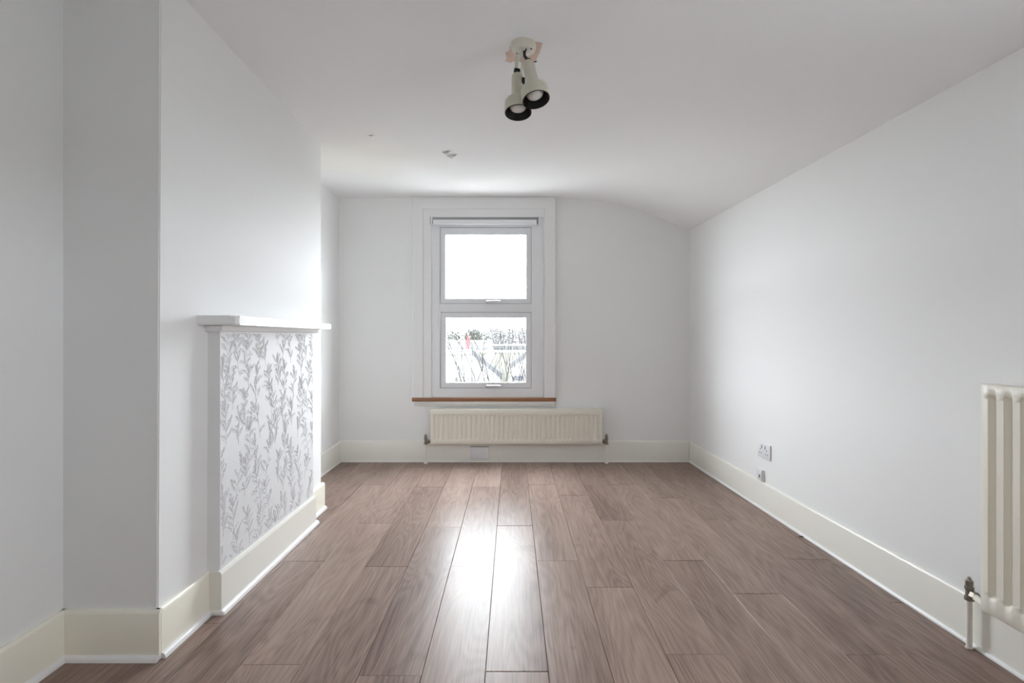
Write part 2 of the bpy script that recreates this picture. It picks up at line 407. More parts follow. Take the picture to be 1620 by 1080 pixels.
prof = [(0, 0.004), (0, -t1 + 0.004), (0.006, -t1), (aw - 0.010, -t1), (aw - 0.004, -t1 + 0.004), (aw, -t2), (aw, 0.004)]
bm = bmesh.new(); va = [bm.verts.new((AX0 + u, YB + y, AZ1 - u)) for u, y in prof]; vb = [bm.verts.new((AX1 - u, YB + y, AZ1 - u)) for u, y in prof]
bm.faces.new(va); bm.faces.new(vb[::-1])
for k in range(len(va)): bm.faces.new((va[k], vb[k], vb[(k + 1) % len(va)], va[(k + 1) % len(va)]))
tp('architrave_head', bm)
tp('architrave_cap', B(AX0 - 0.008, AX1 + 0.008, YB - 0.042, YB + 0.002, AZ1 - 0.004, AZ1 + 0.006, bev=0.003), 30)
tp('window_lining', B(AX0 + aw, AX1 - aw, YB - t2 - 0.006, YB + 0.034, bz(345), AZ1 - aw + 0.001))
portal('sky_portal', (bx(768), YB + 0.075, bz(487)), math.radians(-90), bx(842) - bx(695), bz(358) - bz(615))

# roller blind, rolled up under the lining
rb = empty('roller_blind', (bx(767.5), YB, bz(351))); prop(rb, 'white roller blind rolled up at the top of the window', 'blind')
def rp(name, bm, m, sm=40):
    bmesh.ops.translate(bm, verts=bm.verts, vec=-rb.location); return obj(name, bm, m, rb, sm)
yb_, zb_ = YB - 0.050, bz(353.4)
rp('rolled_fabric', lathe([(0.0205, 0), (0.0205, bx(848.5) - bx(687))], (bx(687), yb_, zb_), (1, 0, 0), 28), M['blind'], 50)
rp('gap_shade_strip', B(bx(685.5), bx(850.5), yb_ + 0.002, yb_ + 0.027, bz(350.6), bz(345.3), bev=0.002), M['bracket'])  # dark grey strip colours in the shade of the gap above the roll
rp('tube_core', lathe([(0.014, 0), (0.014, bx(851.5) - bx(684))], (bx(684), yb_, zb_), (1, 0, 0), 20), M['bracket'])
rp('bottom_bar', B(bx(688), bx(847.5), yb_ - 0.024, yb_ - 0.018, zb_ - 0.0225, zb_ - 0.010, bev=0.002), M['blind'])
for x0, x1 in ((683.2, 685.4), (850.8, 853.2)):
    rp('bracket', B(bx(x0), bx(x1), yb_ - 0.024, yb_ + 0.027, bz(357.5), bz(345.3), bev=0.002), M['upvc'])
    rp('bracket_slot', B(bx(x0 - 0.6) , bx(x0 + 0.5), yb_ - 0.0245, yb_ + 0.02, bz(357.0), bz(345.6)), M['bracket'])

# ------------------------------------------------------------------ boxed-in fireplace with embossed wallpaper and mantel shelf
fp = empty('boxed_fireplace', (-1.11, 2.5, 0)); prop(fp, 'boxed-in fireplace with embossed leafy wallpaper, white mantel shelf and plinth, on the chimney breast', 'fireplace')
def fpp(name, bm, m, parent=None, sm=None):
    bmesh.ops.translate(bm, verts=bm.verts, vec=-fp.location); return obj(name, bm, m, parent or fp, sm)
XF, FY0, FY1, ZF = -1.0877, 2.02, 2.968, 1.052
fpp('casing', B(XC - 0.01, XF - 0.002, FY0, FY1, 0.0, ZF), M['wall'])
pan = fpp('wallpaper_panel', B(XF - 0.003, XF, FY0 + 0.001, FY1 - 0.001, 0.15, ZF - 0.002), M['wallpaper'])
t = 0.012
sk = fpp('plinth_board', prism([(XF - .002, FY0 - t, 0), (XF + t, FY0 - t, 0), (XF + t, FY0 - t, 0.148), (XF + t - .004, FY0 - t, 0.157), (XF - .002, FY0 - t, 0.160)], (0, FY1 + t - FY0 + t, 0)), M['skirting'])
fpp('plinth_return', B(XC + 0.017, XF - 0.0015, FY0 - t, FY0 + 0.002, 0, 0.157, bev=0.0015), M['skirting'])
fpp('plinth_return', B(XC + 0.017, XF - 0.0015, FY1 - 0.002, FY1 + t, 0, 0.157, bev=0.0015), M['skirting'])
bp_ = [(XF + t - .002, 0), (XF + t + .014, 0), (XF + t + .013, .008), (XF + t + .008, .015), (XF + t, .019), (XF + t - .002, .019)]
fpp('bead', prism([(x, FY0 - t - 0.004, z) for x, z in bp_], (0, FY1 - FY0 + 2 * t + 0.016, 0)), M['white_gloss'], sm=35)
fpp('bead', B(XC + 0.017, XF + t + 0.010, FY0 - t - .010, FY0 - t + .001, 0, .017, bev=0.003), M['white_gloss'], sm=35)
# mantel shelf: slightly out of square, eased edges, rounded front corners
def shelf():
    A, Bq, Cq, D = Vector((XC - .004, 1.945)), Vector((-1.0, 1.972)), Vector((-1.0, 3.016)), Vector((XC - .004, 3.022))
    pts = [A]
    for c, p_, q_ in ((Bq, A, Cq), (Cq, Bq, D)):
        r = 0.022; d1 = (p_ - c).normalized(); d2 = (q_ - c).normalized()
        for s in range(7):
            u = s / 6; pts.append(c + d1 * r * (1 - u) ** 2 + d2 * r * u ** 2)
    pts.append(D)
    bm = bmesh.new()
    zt = lambda y: 1.1065 - 0.010 * (y - 1.95) / 1.07
    zb = lambda y: 1.0715 - 0.002 * (y - 1.95) / 1.07
    a_ = [bm.verts.new((p.x, p.y, zb(p.y))) for p in pts]; b_ = [bm.verts.new((p.x, p.y, zt(p.y))) for p in pts]
    bm.faces.new(a_[::-1]); bm.faces.new(b_)
    for k in range(len(pts)): bm.faces.new((a_[k], a_[(k + 1) % len(pts)], b_[(k + 1) % len(pts)], b_[k]))
    hz = [e for e in bm.edges if abs(e.verts[0].co.z - e.verts[1].co.z) < 0.012 and len(e.link_faces) == 2 and max(v.co.x for v in e.verts) > XC + 0.01]
    bmesh.ops.bevel(bm, geom=hz, offset=0.005, segments=3, affect='EDGES')
    return bm
fpp('mantel_shelf', shelf(), M['white_gloss'], sm=35)
fpp('bed_moulding', prism([(XC, 2.0, 1.048), (XF + .004, 2.0, 1.048), (XF + .014, 2.0, 1.049), (XF + .016, 2.0, 1.052), (XF + .020, 2.0, 1.0705), (XC, 2.0, 1.0705)], (0, 1.0, 0)), M['white_gloss'], sm=35)

# raised sprigs of the wallpaper: stems and small blades standing proud of the sheet
sv, sf = [], []
rs = random.Random(21)
def inside(u, v): return FY0 + 0.004 < u < FY1 - 0.004 and 0.165 < v < ZF - 0.006
def blade(u, v, ang, l, wd, h):
    c, s = math.cos(ang), math.sin(ang)
    if not (inside(u, v) and inside(u + c * l, v + s * l)): return
    k = len(sv); P = lambda a_, b_, q: sv.append((XF + q, u + c * a_ - s * b_, v + s * a_ + c * b_))
    P(0, 0, -.0003); P(l * .45, wd / 2, -.0003); P(l, 0, -.0003); P(l * .45, -wd / 2, -.0003); P(l * .22, 0, h * .8); P(l * .70, 0, h)
    sf.extend([(k, k+1, k+4), (k+1, k+5, k+4), (k+1, k+2, k+5), (k+2, k+3, k+5), (k+3, k+4, k+5), (k+3, k, k+4)])
def stem(u, v, ang, length, curve, wd, n):
    pts = []
    st = length / n
    for i in range(n):
        pts.append((u, v, ang)); blade(u, v, ang, st * 1.25, wd, .0010)
        u += math.cos(ang) * st; v += math.sin(ang) * st; ang += curve + rs.uniform(-.12, .12)
    return pts
def frond(u, v, ang, length):
    pts = stem(u, v, ang, length, rs.uniform(-.14, .14), .0024, max(5, int(length / .0075)))
    m = len(pts)
    for i, (a_, b_, g_) in enumerate(pts):
        if i < m * 0.12: continue
        for s in (-1, 1):
            l = rs.uniform(.012, .020) * (1.15 - .4 * i / m)
            blade(a_, b_, g_ + s * rs.uniform(.35, .95), l, .0046, rs.uniform(.0009, .0015))
    a_, b_, g_ = pts[-1]; blade(a_, b_, g_, .013, .0036, .0011)
def sprig(u, v, H):
    pts = stem(u, v, math.pi / 2 + rs.uniform(-.25, .25), H, rs.uniform(-.05, .05), .0030, max(6, int(H / .012)))
    m = len(pts)
    for i in range(int(m * .22), m, 2):
        a_, b_, g_ = pts[i]
        for s in (-1, 1):
            if rs.random() < .85: frond(a_, b_, g_ + s * rs.uniform(.5, 1.25), rs.uniform(.035, .075) * (1.1 - .3 * i / m))
    a_, b_, g_ = pts[-1]
    for s in (-.6, 0, .6): frond(a_, b_, g_ + s + rs.uniform(-.15, .15), rs.uniform(.04, .065))
for ci in range(11):
    u0 = FY0 + 0.02 + ci * 0.092
    v0 = (-0.04, 0.09, 0.03)[ci % 3]
    while v0 < ZF:
        sprig(u0 + rs.uniform(-.03, .03), v0 + rs.uniform(-.03, .03), rs.uniform(.11, .17)); v0 += 0.160
me = bpy.data.meshes.new('raised_sprigs'); me.from_pydata([Vector(p) - fp.location for p in sv], [], sf); me.materials.append(M['sprig']); me.update()
so = bpy.data.objects.new('raised_foliage', me); COL.objects.link(so); so.parent = pan; so['kind'] = 'stuff'; so['label'] = 'raised grey leafy sprigs of the embossed wallpaper'

# ------------------------------------------------------------------ radiators
def rad_panel(L_, z0, z1, flutes, margin, top, bot, groove, depth, thick, y1):
    """pressed steel panel: length along x from 0 to L_, front towards -y, back at y1"""
    bm = bmesh.new(); yf = y1 - thick
    p = (L_ - 2 * margin) / flutes; xs, dep = [0.0, 0.004], [0.004, 0.0]
    for k in range(flutes):
        c = margin + (k + .5) * p; g = p * groove
        for s, d in ((-.5, 0), (-.40, .25), (-.30, .75), (-.2, 1), (.2, 1), (.30, .75), (.40, .25), (.5, 0)):
            xs.append(c + s * g); dep.append(d * depth)
    xs += [L_ - 0.004, L_]; dep += [0.0, 0.004]
    zs = [(z0, -1), (z0 + .004, 0), (z0 + bot, 0), (z0 + bot + .004, .3), (z0 + bot + .012, .85), (z0 + bot + .018, 1), (z1 - top - .018, 1), (z1 - top - .012, .85), (z1 - top - .004, .3), (z1 - top, 0), (z1 - .004, 0), (z1, -1)]
    n = len(xs); rows = []
    for z, mk in zs:
        rows.append([bm.verts.new((x, yf + (0.004 if mk < 0 else (d * mk if 0.004 < x < L_ - 0.004 else d)), z)) for x, d in zip(xs, dep)])
    for A, C in zip(rows, rows[1:]):
        for i in range(n - 1): bm.faces.new((A[i], A[i+1], C[i+1], C[i]))
    bk = [[bm.verts.new((x, y1, z)) for x in (0.0, L_)] for z in (z0, z1)]
    bm.faces.new((bk[0][0], bk[1][0], bk[1][1], bk[0][1]))
    bm.faces.new([bk[0][0], bk[0][1]] + rows[0][::-1]); bm.faces.new([bk[1][1], bk[1][0]] + rows[-1])
    bm.faces.new([bk[1][0], bk[0][0]] + [r[0] for r in rows]); bm.faces.new([bk[0][1], bk[1][1]] + [r[-1] for r in rows[::-1]])
    return bm

def valve(parent, x, y, zv, side, m_body, handle=True, s=1.0):
    """radiator valve on a floor pipe; side = direction from the valve to the radiator along local x"""
    v = obj('valve', lathe([(.008*s, -.022*s), (.0135*s, -.020*s), (.0135*s, -.010*s), (.0105*s, -.008*s), (.0105*s, .012*s), (.013*s, .014*s), (.013*s, .022*s), (.008*s, .026*s)], (x, y, zv), (0, 0, 1), 12), m_body, parent, 40)
    obj('union_nut', lathe([(.009*s, 0), (.0145*s, .002*s), (.0145*s, .016*s), (.010*s, .018*s)], (x + side * .010*s, y, zv), (side, 0, 0), 6), m_body, v)
    if handle:
        obj('valve_head', lathe([(.007*s, .022*s), (.0105*s, .026*s), (.011*s, .040*s), (.006*s, .046*s), (.004*s, .052*s)], (x, y, zv), (0, 0, 1), 8), m_body, v)
    return v

# low radiator under the window
yF = YB - 0.075
kx = (YB - 0.08) / F
rx0, rx1 = (680.5 - CX) * kx, (953 - CX) * kx; rz0, rz1 = HC - (703 - CY) * kx, HC - (648 - CY) * kx
r1 = empty('radiator', (rx0, YB - 0.035, 0)); prop(r1, 'long low cream panel radiator with narrow flutes under the window', 'radiator')
LR = rx1 - rx0
obj('panel', rad_panel(LR, rz0, rz1, 36, 0.018, 0.046, 0.034, 0.62, 0.009, 0.030, -0.015), M['cream'], r1, 50)
obj('top_cap', B(-0.001, LR + 0.001, -0.050, 0.020, rz1 - 0.040, rz1 + 0.004, bev=0.004), M['cream'], r1, 40)
for x_ in (0.22, LR - 0.22): obj('bracket', B(x_ - .02, x_ + .02, -0.014, 0.034, rz0 + .05, rz1 - .07), M['cream'], r1)
for sd, xv in ((1, (673 - CX) * kx - rx0), (-1, (960 - CX) * kx - rx0)):
    zv = HC - (698.5 - CY) * kx
    obj('tail', tube([(xv + sd * .02, -.03, zv), (xv + sd * .05, -.03, zv)], .008, 10), M['bronze'], r1, 60)
    valve(r1, xv, -.03, zv, sd, M['bronze'], s=1.15)
    obj('pipe', tube([(xv, -.03, .001), (xv, -.03, zv - .02)], .0078, 12), M['skirting'], r1, 60)
    obj('pipe_collar', lathe([(.015, 0), (.015, .006), (.009, .010)], (xv, -.03, .0005), (0, 0, 1), 14), M['white_gloss'], r1, 40)

# tall radiator on the right wall (local x runs towards the camera along the wall)
yE = 1.707; wall_dir = math.atan2(SLOPE, 1.0)
rr = empty('radiator', (xr(yE) - 0.001, yE, 0), math.radians(-90) - wall_dir * -1); prop(rr, 'tall cream radiator with wide vertical flutes on the wall with the sockets', 'radiator')
obj('panel', rad_panel(0.96, 0.172, 0.883, 18, 0.018, 0.030, 0.052, 0.56, 0.017, 0.030, -0.048), M['cream'], rr, 50)
for x_ in (0.16, 0.80): obj('bracket', B(x_ - .02, x_ + .02, -0.049, -0.0005, .26, .80), M['cream'], rr)
zv = 0.181; xv = -0.086; yv = -0.034
obj('tail', tube([(xv + .012, yv, zv), (xv + .030, yv - .004, zv), (xv + .060, yv - .020, zv + .004), (xv + .092, yv - .028, zv + .006)], [.011, .0105, .0105, .014], 12), M['cream'], rr, 50)
valve(rr, xv, yv, zv, 1, M['bronze'], s=1.05)
obj('pipe', tube([(xv, yv, .001), (xv, yv, zv - .016)], .0088, 14), M['skirting'], rr, 60)
obj('pipe_collar', lathe([(.0115, 0), (.0115, .004), (.009, .006)], (xv, yv, .0005), (0, 0, 1), 14), M['aged'], rr, 40)

# ------------------------------------------------------------------ sockets and plates
def on_right(Y, z): 
    o = (xr(Y), Y, z); return o, math.radians(-90) + wall_dir
# double socket (local x towards the camera along the wall, front = -y)
p_, a_ = on_right(3.2987, 0.305)
ds = empty('double_socket', p_, a_); prop(ds, 'white double power socket with two switches on the long plain wall', 'socket')
obj('back_box', B(0.002, .146, -.003, .004, .001, .088, bev=.001), M['plastic'], ds, 35)
obj('face_plate', B(0, .148, -.009, -.003, 0, .090, bev=.002), M['plastic'], ds, 35)
for x_ in (.037, .111):
    obj('rocker_switch', B(x_ + (.012 if x_ < .07 else -.022), x_ + (.022 if x_ < .07 else -.012), -.012, -.008, .058, .078, bev=.001), M['gasket'], ds, 35)
    obj('earth_slot', B(x_ - .003, x_ + .003, -.0095, -.0080, .046, .056), M['hole'], ds)
    for q in (-.012, .012): obj('pin_slot', B(x_ + q - .004, x_ + q + .004, -.0095, -.0080, .026, .032), M['hole'], ds)
p_, a_ = on_right(3.300, 0.163)
ts = empty('telephone_socket', p_, a_); prop(ts, 'small white telephone socket just above the skirting, below the double socket', 'socket')
obj('back_box', B(0, .070, -.012, .004, .0, .070, bev=.002), M['plastic'], ts, 35)
obj('face_plate', B(.002, .068, -.018, -.012, .002, .068, bev=.003), M['plastic'], ts, 35)
obj('jack_opening', B(.040, .050, -.0187, -.0170, .020, .040), M['hole'], ts)
obj('shutter', B(.022, .032, -.0195, -.0170, .010, .058, bev=.001), M['plastic'], ts, 35)
# blank plate on the skirting under the window radiator
bpz0 = HC - (724 - CY) * K; 
bl = empty('blank_plate', (bx(744.3), YB - 0.018, bpz0)); prop(bl, 'white blanking plate screwed to the skirting below the long low radiator', 'plate')
obj('plate', B(0, bx(773) - bx(744.3), -.012, .002, 0, .092, bev=.002), M['plastic'], bl, 35)
obj('painted_shadow', B(-.001, bx(773) - bx(744.3) + .002, -.006, .0025, .091, .099), M['gasket'], bl)  # grey bar stands in for the shadow along the plate's top edge
for x_ in (.016, .133): obj('screw', lathe([(.0035, 0), (.0035, .001), (.001, .0015)], (x_, -.012, .046), (0, -1, 0), 10), M['chrome'], bl, 40)

# ------------------------------------------------------------------ twin ceiling spotlight
lx, ly = 0.045, 2.145; lz = zc(lx, ly)
cs = empty('ceiling_spotlight', (lx, ly, lz)); prop(cs, 'old twin ceiling spotlight with two putty-coloured lamp heads and black baffles', 'light')
def csp(name, bm, m, parent=None, sm=45):
    bmesh.ops.translate(bm, verts=bm.verts, vec=-cs.location); return obj(name, bm, m, parent or cs, sm)
csp('ceiling_rose', lathe([(.050, -.001), (.050, .014), (.047, .024), (.038, .029), (.014, .031), (.001, .031)], (lx, ly, lz), (0, 0, -1), 36), M['aged'])
for dx, dy in ((.030, -.020), (-.026, .012)): csp('screw', lathe([(.004, .0), (.004, .004), (.001, .005)], (lx + dx, ly + dy, lz - .026), (0, 0, -1), 10), M['black'])
def head(rim, axis, ln):
    rim = Vector(rim); a = Vector(axis).normalized(); top = rim - a * ln
    h = csp('lamp_head', lathe([(.006, 0), (.020, .001), (.0235, .006), (.0245, .060), (.0255, .098), (.030, .108), (.046, .117), (.053, .127), (.0545, ln - .002), (.0535, ln), (.0510, ln), (.0505, ln - .004), (.050, ln - .045), (.001, ln - .05)], top, a, 36), M['lampshade'], sm=50)
    csp('baffle', lathe([(.0530, ln - .003), (.0532, ln + .002), (.0505, ln + .0022), (.0490, ln - .004), (.0455, ln - .030), (.037, ln - .040), (.030, ln - .042)], top, a, 36, caps=False), M['black'], h, 50)
    csp('bulb', lathe([(.028, ln - .046), (.0335, ln - .034), (.0335, ln - .026), (.030, ln - .018), (.020, ln - .012), (.008, ln - .0095), (.0005, ln - .009)], top, a, 28), M['bulb'], h, 70)
    return h, top, a
hR, tR, aR = head(px(848, 157.5, 2.08), (.17, -.25, -.95), .172)
hL, tL, aL = head(px(819.8, 178, 2.165), (.015, -.22, -.975), .172)
# knuckles, arms and flex
csp('arm', tube([(lx + .004, ly - .006, lz - .028), (lx + .004, ly - .010, lz - .052), tR + Vector((.0, .004, .012)), tR + aR * .006], [.006, .006, .0055, .005], 10), M['black'])
csp('knuckle', lathe([(.008, -.010), (.010, -.008), (.010, .008), (.008, .010)], tR + Vector((0, .002, .008)), (1, 0, 0), 14), M['black'])
csp('wing_lever', tube([tR + Vector((.006, 0, .004)), tR + Vector((.022, -.006, -.002)), tR + Vector((.034, -.010, .0))], [.003, .0028, .002], 8), M['black'])
csp('arm', tube([(lx - .018, ly + .018, lz - .026), (lx - .026, ly + .045, lz - .040), tL + Vector((-.004, .010, .026)), tL + aL * .006], [.010, .010, .007, .005], 10), M['aged'])
csp('knuckle', lathe([(.009, -.012), (.011, -.010), (.011, .010), (.009, .012)], tL + Vector((-.002, .004, .018)), (1, .3, 0), 14), M['black'])
csp('flex', tube([(lx - .012, ly - .030, lz - .027), (lx - .012, ly - .034, lz - .050), (lx - .006, ly - .030, lz - .085), tL + Vector((.016, -.030, -.004)), tL + Vector((.020, -.024, -.024))], .0036, 8), M['aged'])
csp('flex', tube([(lx + .012, ly - .022, lz - .027), (lx + .010, ly - .034, lz - .040), (lx + .002, ly - .030, lz - .055), tR + Vector((-.010, -.012, .006))], .003, 8), M['black'])
csp('terminal', B(tL.x + .017, tL.x + .030, tL.y - .030, tL.y - .012, tL.z - .046, tL.z - .022, bev=.003), M['black'])

# bare plaster where the paint has come away round the rose
pp = [(799, 97), (801, 90), (800.5, 84), (805, 80), (808, 73), (814, 70), (822, 64.5), (833, 62), (838, 64.5), (848, 65.5), (857.5, 67.5), (856, 75), (854, 83), (850, 89), (847, 97), (840, 99), (833, 96), (826, 99), (818, 94), (808, 98)]
bm = bmesh.new(); hz_ = 2.185 - HC; vt = []
for x_, y_ in pp:
    Y = F * hz_ / (CY - y_); X = (x_ - CX) / F * Y; vt.append((X, Y))
ctr = (sum(p[0] for p in vt) / len(vt), sum(p[1] for p in vt) / len(vt))
rag = []
for k in range(len(vt)):
    a0, b0 = Vector(vt[k]), Vector(vt[(k + 1) % len(vt)])
    for s in range(3): rag.append(a0.lerp(b0, s / 3) + Vector((R.uniform(-.003, .003), R.uniform(-.003, .003))))
lo_ = [bm.verts.new((p.x, p.y, zc(p.x, p.y) - .0012)) for p in rag]; up_ = [bm.verts.new((p.x, p.y, zc(p.x, p.y) + .002)) for p in rag]
bm.faces.new(lo_)
for k in range(len(lo_)): bm.faces.new((lo_[k], up_[k], up_[(k + 1) % len(lo_)], lo_[(k + 1) % len(lo_)]))
obj('bare_plaster_patch', bm, M['plaster'], ce)
# lifting flakes of ceiling paint
def flake(x_, y_, l, wd, lift, ang):
    Y = F * (2.168 - HC) / (CY - y_); X = (x_ - CX) / F * Y; z = zc(X, Y); c, s = math.cos(ang), math.sin(ang)
    bm = bmesh.new(); rows = []
    for i in range(5):
        u = i / 4 - .5; w_ = wd * (1 - abs(u) * 1.2)
        A_ = (X + c * u * l - s * w_ * .5, Y + s * u * l + c * w_ * .5, z - .0003)
        C_ = (X + c * u * l + s * w_ * .5, Y + s * u * l - c * w_ * .5, z - lift * (1 - abs(2 * u)) - .0008)
        rows.append((bm.verts.new(A_), bm.verts.new(C_)))
    for p0, p1 in zip(rows, rows[1:]): bm.faces.new((p0[0], p0[1], p1[1], p1[0]))
    bmesh.ops.solidify(bm, geom=bm.faces[:], thickness=.0006)
    obj('paint_flake', bm, M['flake'], ce)
flake(706, 239, .065, .030, .022, -.30); flake(715, 244.5, .075, .034, .026, -.15); flake(587, 215, .032, .014, .010, 0)

# splinter of wood lying by the right skirting
sp = px(1268, 849.5, F * HC / (849.5 - CY))
prop(obj('wood_splinter', tube([(sp.x - .013, sp.y, .0025), (sp.x, sp.y + .002, .004), (sp.x + .016, sp.y - .001, .0025)], [.0016, .0028, .0014], 6), M['blade']), 'tiny dark splinter lying on the floor by the long skirting', 'splinter')

# ------------------------------------------------------------------ outside the window
GZ = -5.6
E = {}
E['ground'] = mat('garden_ground', (0.27, 0.265, 0.25), 0.9, 0.1, var=0.2, vscale=0.5)
E['render'] = mat('pale_render', (0.13, 0.13, 0.13), 0.9, 0.0)
E['white'] = mat('white_cladding', (0.085, 0.087, 0.09), 0.9, 0.0)
E['moss'] = mat('mossy_tiles', (0.042, 0.042, 0.036), 0.95, 0.0, var=0.22, vscale=2.5)
E['slate'] = mat('wet_grey_slate', (0.043, 0.043, 0.045), 0.95, 0.0, var=0.2, vscale=4)
E['brick'] = mat('red_brick', (0.065, 0.034, 0.036), 0.95, 0.0, var=0.12, vscale=6)
E['blueglass'] = mat('blue_glazing', (0.048, 0.052, 0.060), 0.9, 0.0)
E['twig'] = mat('wet_bare_twigs', (0.010, 0.009, 0.008), 0.95, 0.0)
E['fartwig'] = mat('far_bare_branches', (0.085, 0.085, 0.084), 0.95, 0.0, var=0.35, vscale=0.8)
E['ivy'] = mat('evergreen_leaf', (0.036, 0.038, 0.033), 0.95, 0.0, var=0.3, vscale=3)

E['flat'] = mat('pale_bounce_surface', (0.62, 0.62, 0.62), 0.9, 0.1)
prop(obj('bounce_slab', B(1.85, 6.0, -3.0, 3.0, GZ, 0.80), E['flat']), kind='structure')  # unseen pale slab, added to bounce light up through the added side window
prop(obj('ground', B(-160, 160, -60, 300, GZ - 0.5, GZ), E['ground']), kind='structure')

def oroot(name, loc, label, cat, group=None):
    o = empty(name, loc); prop(o, label, cat, group); return o
def op(root, name, bm, m, parent=None, sm=None):
    bmesh.ops.translate(bm, verts=bm.verts, vec=-root.matrix_basis.translation); return obj(name, bm, m, parent or root, sm)

# house with mossy tiled roof
h = oroot('terraced_house', (0, 18, GZ), 'house across the gardens with a mossy tiled roof seen between two gables', 'house')
zr = HC - 24.5 / F * 18
op(h, 'wall', B(-8, 8, 15.3, 20.7, GZ, zr - 1.9), E['render'])
rf = op(h, 'roof', prism([(-8.2, 15.0, zr - 2.05), (-8.2, 18, zr), (-8.2, 21, zr - 2.05), (-8.2, 21, zr - 2.2), (-8.2, 18, zr - .15), (-8.2, 15.0, zr - 2.2)], (16.4, 0, 0)), E['moss'])
op(h, 'ridge_tiles', tube([(-8.2, 18, zr), (8.2, 18, zr)], .055, 8), E['render'], rf)
# back extensions with roofs sloping into a valley
def extension(name, pts, Y0, Y1, label):
    """outline of the front wall top given as pixels at depth Y0, first to last from flat top to eave"""
    P = [px(x, y, Y0) for x, y in pts]
    g = oroot(name, (P[0].x, Y0, GZ), label, 'house')
    op(g, 'wall', prism([(p.x, Y0, p.z) for p in P] + [(P[-1].x, Y0, GZ), (P[0].x, Y0, GZ)], (0, Y1 - Y0, 0)), E['render'])
    for q, r_ in zip(P, P[1:]):
        sloped = abs(q.z - r_.z) > .05
        op(g, 'roof_slope' if sloped else 'flat_roof', prism([(q.x, Y0 + .06, q.z), (r_.x, Y0 + .06, r_.z), (r_.x, Y0 + .06, r_.z + .05), (q.x, Y0 + .06, q.z + .05)], (0, Y1 - Y0, 0)), E['slate'] if sloped else E['render'])
        op(g, 'coping', prism([(q.x, Y0 - .05, q.z - .02), (r_.x, Y0 - .05, r_.z - .02), (r_.x, Y0 - .05, r_.z + .09), (q.x, Y0 - .05, q.z + .09)], (0, .14, 0)), E['slate'] if sloped else E['render'])
    return g
gL = extension('roofed_extension', [(600, 558.5), (746, 558.5), (794, 597)], 12.6, 13.6, 'back extension with a grey sloping verge behind the bare twigs')
gR = extension('roofed_extension', [(990, 549), (850, 549), (806, 582)], 12.2, 13.2, 'pale rendered back extension with a small window, opposite the grey verge')
wa, wb = px(813, 594, 12.2), px(828, 601, 12.2)
f_ = op(gR, 'window', ring(wa.x, wb.x, wb.z, wa.z, wa.x + .03, wb.x - .03, wb.z + .02, wa.z - .02, 12.17, 12.25), E['slate'])
op(gR, 'pane', B(wa.x + .02, wb.x - .02, 12.19, 12.22, wb.z + .01, wa.z - .01), E['blueglass'], f_)
# long white building
Yw = 60.0
a0, a1 = px(690, 541, Yw), px(772, 556, Yw)
bwh = oroot('workshop_building', ((a0.x + a1.x) / 2, Yw, GZ), 'long flat white building with a row of blue windows in front of the trees', 'building')
op(bwh, 'wall', B(a0.x, a1.x, Yw, Yw + 8, GZ, a0.z), E['white'])
op(bwh, 'parapet', B(a0.x - .1, a1.x + .1, Yw - .1, Yw + 8.1, a0.z, a0.z + .15), E['render'])
e0, e1 = px(772, 537.5, Yw), px(776, 556, Yw)
op(bwh, 'end_tower', B(e0.x, e1.x, Yw - .3, Yw + 4, GZ, e0.z), E['render'])
for k in range(11):
    x0 = 694 + k * 7; q0, q1 = px(x0, 548.5, Yw), px(x0 + 5.6, 554, Yw)
    f_ = op(bwh, 'window', ring(q0.x, q1.x, q1.z, q0.z, q0.x + .05, q1.x - .05, q1.z + .05, q0.z - .05, Yw - .06, Yw + .02), E['render'])
    op(bwh, 'pane', B(q0.x + .04, q1.x - .04, Yw - .03, Yw + .01, q1.z + .04, q0.z - .04), E['blueglass'], f_)
# low building with dark glazed strip
Yd = 75.0
a0, a1 = px(779, 547, Yd), px(845, 556, Yd)
bd = oroot('low_building', ((a0.x + a1.x) / 2, Yd, GZ), 'low far building with a dark blue-grey glazed strip under a pale roof', 'building')
op(bd, 'wall', B(a0.x, a1.x, Yd, Yd + 8, GZ, a0.z), E['white'])
op(bd, 'roof', B(a0.x - .2, a1.x + .2, Yd - .3, Yd + 8.2, a0.z, a0.z + .12), E['render'])
for k in range(6):
    q0, q1 = px(781 + k * 10, 550, Yd), px(789.5 + k * 10, 554, Yd)
    op(bd, 'window', B(q0.x, q1.x, Yd - .05, Yd + .02, q1.z, q0.z), E['slate'])
# slender red chimney
Yk = 50.0; c0, c1 = px(737, 535.5, Yk), px(743, 556, Yk)
ck = oroot('brick_chimney', ((c0.x + c1.x) / 2, Yk, GZ), 'slender red brick chimney stack standing before the white building', 'chimney')
op(ck, 'stack', B(c0.x, c1.x, Yk, Yk + .4, GZ, c0.z), E['brick'])
op(ck, 'cap', B(c0.x - .03, c1.x + .03, Yk - .03, Yk + .43, c0.z, c0.z + .06), E['brick'])
op(ck, 'pot', lathe([(.11, 0), (.09, .22), (.105, .24), (.105, .27)], ((c0.x + c1.x) / 2, Yk + .2, c0.z + .06), (0, 0, 1), 12), E['brick'], sm=50)

